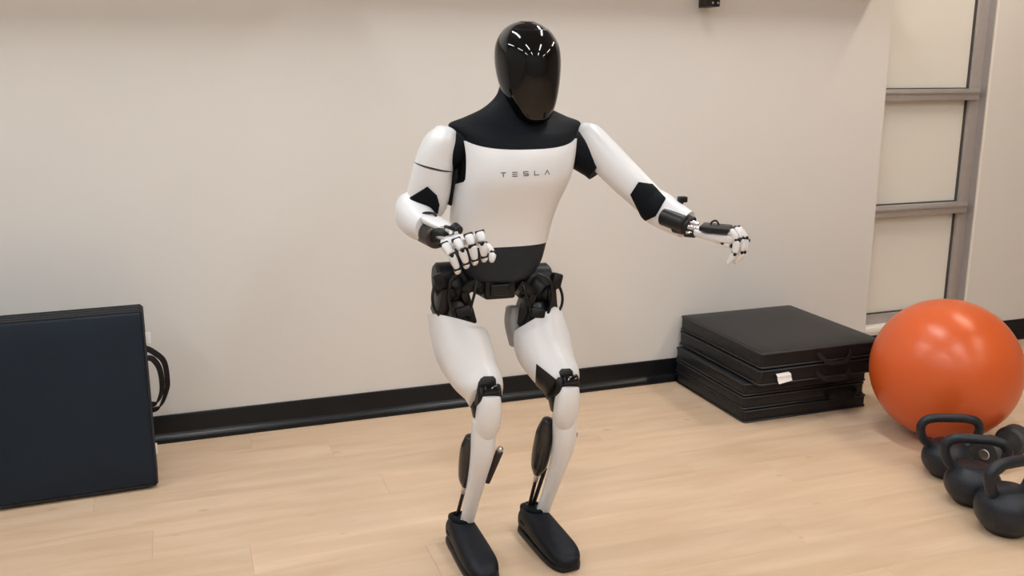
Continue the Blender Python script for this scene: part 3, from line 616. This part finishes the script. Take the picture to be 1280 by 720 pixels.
# shoes
def shoe(cx, yaw, cy=0.0):
    e = empty('foot', (cx, cy, 0)); e.parent = rob; e.rotation_euler = (0, 0, yaw)
    prof = [(0.088, 0.026, 0.060), (0.070, 0.037, 0.082), (0.035, 0.041, 0.094), (0.000, 0.0425, 0.093), (-0.05, 0.046, 0.082), (-0.11, 0.0485, 0.070), (-0.155, 0.0475, 0.062), (-0.186, 0.041, 0.052), (-0.202, 0.030, 0.042)]
    bm = bmesh.new()
    K = [(0, y, h * 0.52 + 0.004, a, h * 0.48, h * 0.52 - 0.006, 2.7) for y, a, h in prof]
    Loft(K, (0, 0, 1), 6, 40, (0, -1, 0)).build(bm, 0.012, 0.014)
    up = obj('shoe', bm, M['shoe'], e)
    bm = bmesh.new(); K = [(0, y, 0.010, a + 0.001, 0.010, 0.010, 5.0) for y, a, h in prof]
    Loft(K, (0, 0, 1), 6, 40, (0, -1, 0)).build(bm, 0.010, 0.010); obj('sole', bm, M['black'], up)
    bm = bmesh.new(); tube(bm, [(0.026 * math.cos(2 * PI * k / 16), 0.034 + 0.040 * math.sin(2 * PI * k / 16), 0.094 - 0.004 * math.sin(2 * PI * k / 16)) for k in range(16)], 0.007, 8, 1, closed=True); obj('shoe_collar', bm, M['softblack'], up)
    bm = bmesh.new(); rbox(bm, -0.026, 0.026, 0.062, 0.090, 0.03, 0.092, 0.012, 3); obj('heel_cup', bm, M['black'], up)
    bm = bmesh.new(); rbox(bm, -0.0435, 0.0435, 0.015, 0.05, 0.045, 0.058, 0.006, 2); obj('side_slot', bm, M['softblack'], up)
    return e
shoe(-0.136, R(4)); shoe(0.098, R(8))

# ------------------------------------------------------------------ folding mats
def panel(name, sx, sy, sz, material, parent, loc, puff=0.006):
    bm = bmesh.new(); rbox(bm, 0, sx, 0, sy, 0, sz, min(0.012, sz * 0.3), 3)
    bmesh.ops.subdivide_edges(bm, edges=[e for e in bm.edges if e.calc_length() > 0.2], cuts=6, use_grid_fill=True)
    for v in bm.verts:
        u = 1 - abs(2 * v.co.x / sx - 1) ** 4; w_ = 1 - abs(2 * v.co.y / sy - 1) ** 4
        if v.co.z > sz * 0.8: v.co.z += puff * u * w_
        if v.co.z < sz * 0.2: v.co.z -= 0
    o = obj(name, bm, material, parent); o.location = loc
    for zz in (0.004, sz - 0.006):
        b = bmesh.new(); tube(b, [(0.006, 0.0, zz), (sx - 0.006, 0.0, zz), (sx, 0.006, zz), (sx, sy - 0.006, zz), (sx - 0.006, sy, zz), (0.006, sy, zz), (0, sy - 0.006, zz), (0, 0.006, zz)], 0.004, 6, 1, closed=True)
        obj('piping', b, M['piping'], o)
    return o
def strap(parent, pts, material, wid=0.013, up=(0, 0, 1)):
    b = bmesh.new(); tube(b, pts, 0, 12, 6, flat=(wid, 0.0025), up=up); return obj('handle', b, material, parent)
# stack against the wall, right of the robot: two folded mats
mlow = empty('folding_mat', wall_pt(2.235, -0.595), WA); tag(mlow, 'black folding gym mat lying flat, the lower one of the stack', 'mat', 'black folded mats by the wall')
for i in range(3): panel('mat_panel', 0.60 - 0.006 * (i % 2), 0.555, 0.055, M['matblack'], mlow, (0.008 * (i == 0), 0, 0.0015 + i * 0.058), 0.0)
strap(mlow, [(0.40, -0.002, 0.085), (0.41, -0.03, 0.078), (0.47, -0.038, 0.072), (0.53, -0.03, 0.078), (0.54, -0.002, 0.085)], M['strap'])
mup = empty('folding_mat', wall_pt(2.262, -0.655, 0.1755), WA); tag(mup, 'black folding gym mat with white tag, topmost of the stack by the wall', 'mat', 'black folded mats by the wall')
for i in range(2): panel('mat_panel', 0.585, 0.635, 0.066, M['matblack'], mup, (0.004 * i, 0.0, 0.0015 + i * 0.0705), 0.006 * i)
strap(mup, [(0.265, -0.002, 0.112), (0.285, -0.022, 0.090), (0.31, -0.032, 0.074), (0.385, -0.032, 0.074), (0.41, -0.022, 0.090), (0.43, -0.002, 0.112)], M['strap'], 0.009, (0, 0.4, 1))
strap(mup, [(0.265, -0.002, 0.032), (0.285, -0.022, 0.014), (0.31, -0.030, 0.002), (0.385, -0.030, 0.002), (0.41, -0.022, 0.014), (0.43, -0.002, 0.032)], M['strap'], 0.009, (0, 0.4, 1))
b_ = bmesh.new(); tube(b_, [(0.105, -0.001, 0.046), (0.106, -0.012, 0.040), (0.108, -0.014, 0.026), (0.110, -0.02, 0.012)], 0, 12, 5, flat=(0.033, 0.0012), up=(1, 0, 0)); obj('care_tag', b_, M['tag'], mup)
# mat standing on edge at the left, tilted back a little
mstd = empty('folding_mat', (-1.218, 2.990, 0.0), rot=(0, 0, R(21.5))); tag(mstd, 'navy folding gym mat standing on its long edge left of the robot', 'mat')
inner = Matrix.Rotation(R(-5), 4, 'X')
for i in range(3):
    o = panel('mat_panel', 1.22, 0.605, 0.05, M['matnavy'] , mstd, (0, 0, 0), 0.004)
    # lay: panel x -> -x, y -> up, z -> towards the viewer
    base = Matrix.Translation(Vector((-1.22, 0.052 * (i + 1), 0.0))) @ Matrix.Rotation(R(90), 4, 'X')
    o.matrix_local = Matrix.Translation((0, 0, 0.0155)) @ inner @ base
def inn(p): return Matrix.Translation((0, 0, 0.0155)) @ inner @ Vector(p)
strap(mstd, [inn(p) for p in [(-0.002, 0.075, 0.43), (0.020, 0.075, 0.425), (0.040, 0.078, 0.385), (0.042, 0.08, 0.315), (0.022, 0.08, 0.27), (-0.002, 0.08, 0.265)]], M['strap'], 0.011, (0.65, 0.6, 0.45))
strap(mstd, [inn(p) for p in [(-0.002, 0.135, 0.455), (0.022, 0.135, 0.44), (0.056, 0.135, 0.40), (0.062, 0.135, 0.33), (0.055, 0.135, 0.29), (0.03, 0.135, 0.24), (-0.002, 0.135, 0.23)]], M['strap'], 0.011, (0.65, 0.6, 0.45))
for zz, ww in ((0.50, 0.020), (0.105, 0.010)):
    b_ = bmesh.new(); rbox(b_, -0.002, ww, 0.08, 0.083, zz - 0.02, zz + 0.02, 0.001)
    for v in b_.verts: v.co = inn(v.co)
    obj('care_tag', b_, M['tag'], mstd)

# ------------------------------------------------------------------ exercise ball
ball = empty('exercise_ball', (1.684, 3.487, 0)); tag(ball, 'big orange exercise ball beside the stacked black mats', 'ball')
b_ = bmesh.new(); bmesh.ops.create_uvsphere(b_, u_segments=72, v_segments=48, radius=0.277)
for v in b_.verts:
    v.co.z = v.co.z * 0.985 + 0.272
    if v.co.z < 0.004: v.co.z = 0.0006
obj('ball_skin', b_, M['orange'], ball)
b_ = bmesh.new(); cyl(b_, (0.2, 0.188, 0.29), (0.203, 0.191, 0.2905), 0.009, None, 16, 0.001); obj('valve_plug', b_, M['tag'], ball)

# ------------------------------------------------------------------ kettlebells and dumbbell
def kettlebell(x, y, r, hw, ht, rz, lab, hr=0.0155):
    e = empty('kettlebell', (x, y, 0), rz); tag(e, lab, 'kettlebell', 'black kettlebells beside the ball')
    zc = r * 0.80; pr = [(r * 0.52, 0.0), (r * 0.60, 0.004)]
    for k in range(1, 17):
        a = R(-58 + (58 + 62) * k / 16); pr.append((r * math.cos(a) ** 0.9, zc + r * 0.82 * math.sin(a)))
    b = bmesh.new(); lathe(b, pr, 44); bd = obj('bell_body', b, M['iron'], e)
    b = bmesh.new(); zt = zc + r * 0.47
    tube(b, [(-r * 0.48, 0, zt - 0.01), (-hw * 0.86, 0, zt + 0.026), (-hw, 0, zt + (ht - zt) * 0.55), (-hw * 0.88, 0, ht - hr * 1.7), (-hw * 0.55, 0, ht - hr), (0, 0, ht - hr * 0.9), (hw * 0.55, 0, ht - hr), (hw * 0.88, 0, ht - hr * 1.7), (hw, 0, zt + (ht - zt) * 0.55), (hw * 0.86, 0, zt + 0.026), (r * 0.48, 0, zt - 0.01)], hr, 18, 6)
    obj('handle', b, M['iron'], e)
kettlebell(1.540, 3.105, 0.084, 0.100, 0.229, R(-4), 'black kettlebell nearest the orange ball, farthest of the row')
kettlebell(1.528, 2.890, 0.088, 0.094, 0.238, R(-16), 'black kettlebell in the middle of the row', 0.0165)
kettlebell(1.540, 2.690, 0.096, 0.088, 0.246, R(20), 'black kettlebell with thick shiny handle, nearest of the row', 0.018)
de = empty('dumbbell', (1.797, 3.228, 0), R(37)); tag(de, 'round grey dumbbell lying behind the kettlebells', 'dumbbell')
for s_ in (-1, 1):
    b_ = bmesh.new(); cyl(b_, (s_ * 0.055, 0, 0.058), (s_ * 0.125, 0, 0.058), 0.058, None, 36, 0.010); hd_ = obj('dumbbell_head', b_, M['dumb'], de)
    b_ = bmesh.new(); cyl(b_, (s_ * 0.124, 0, 0.058), (s_ * 0.129, 0, 0.058), 0.020, None, 24, 0.002); obj('end_cap', b_, M['silver'], hd_)
b_ = bmesh.new(); tube(b_, [(-0.056, 0, 0.058), (-0.03, 0, 0.058), (0, 0, 0.058), (0.03, 0, 0.058), (0.056, 0, 0.058)], 0.015, 16, 4); obj('dumbbell_grip', b_, M['chrome'], de)
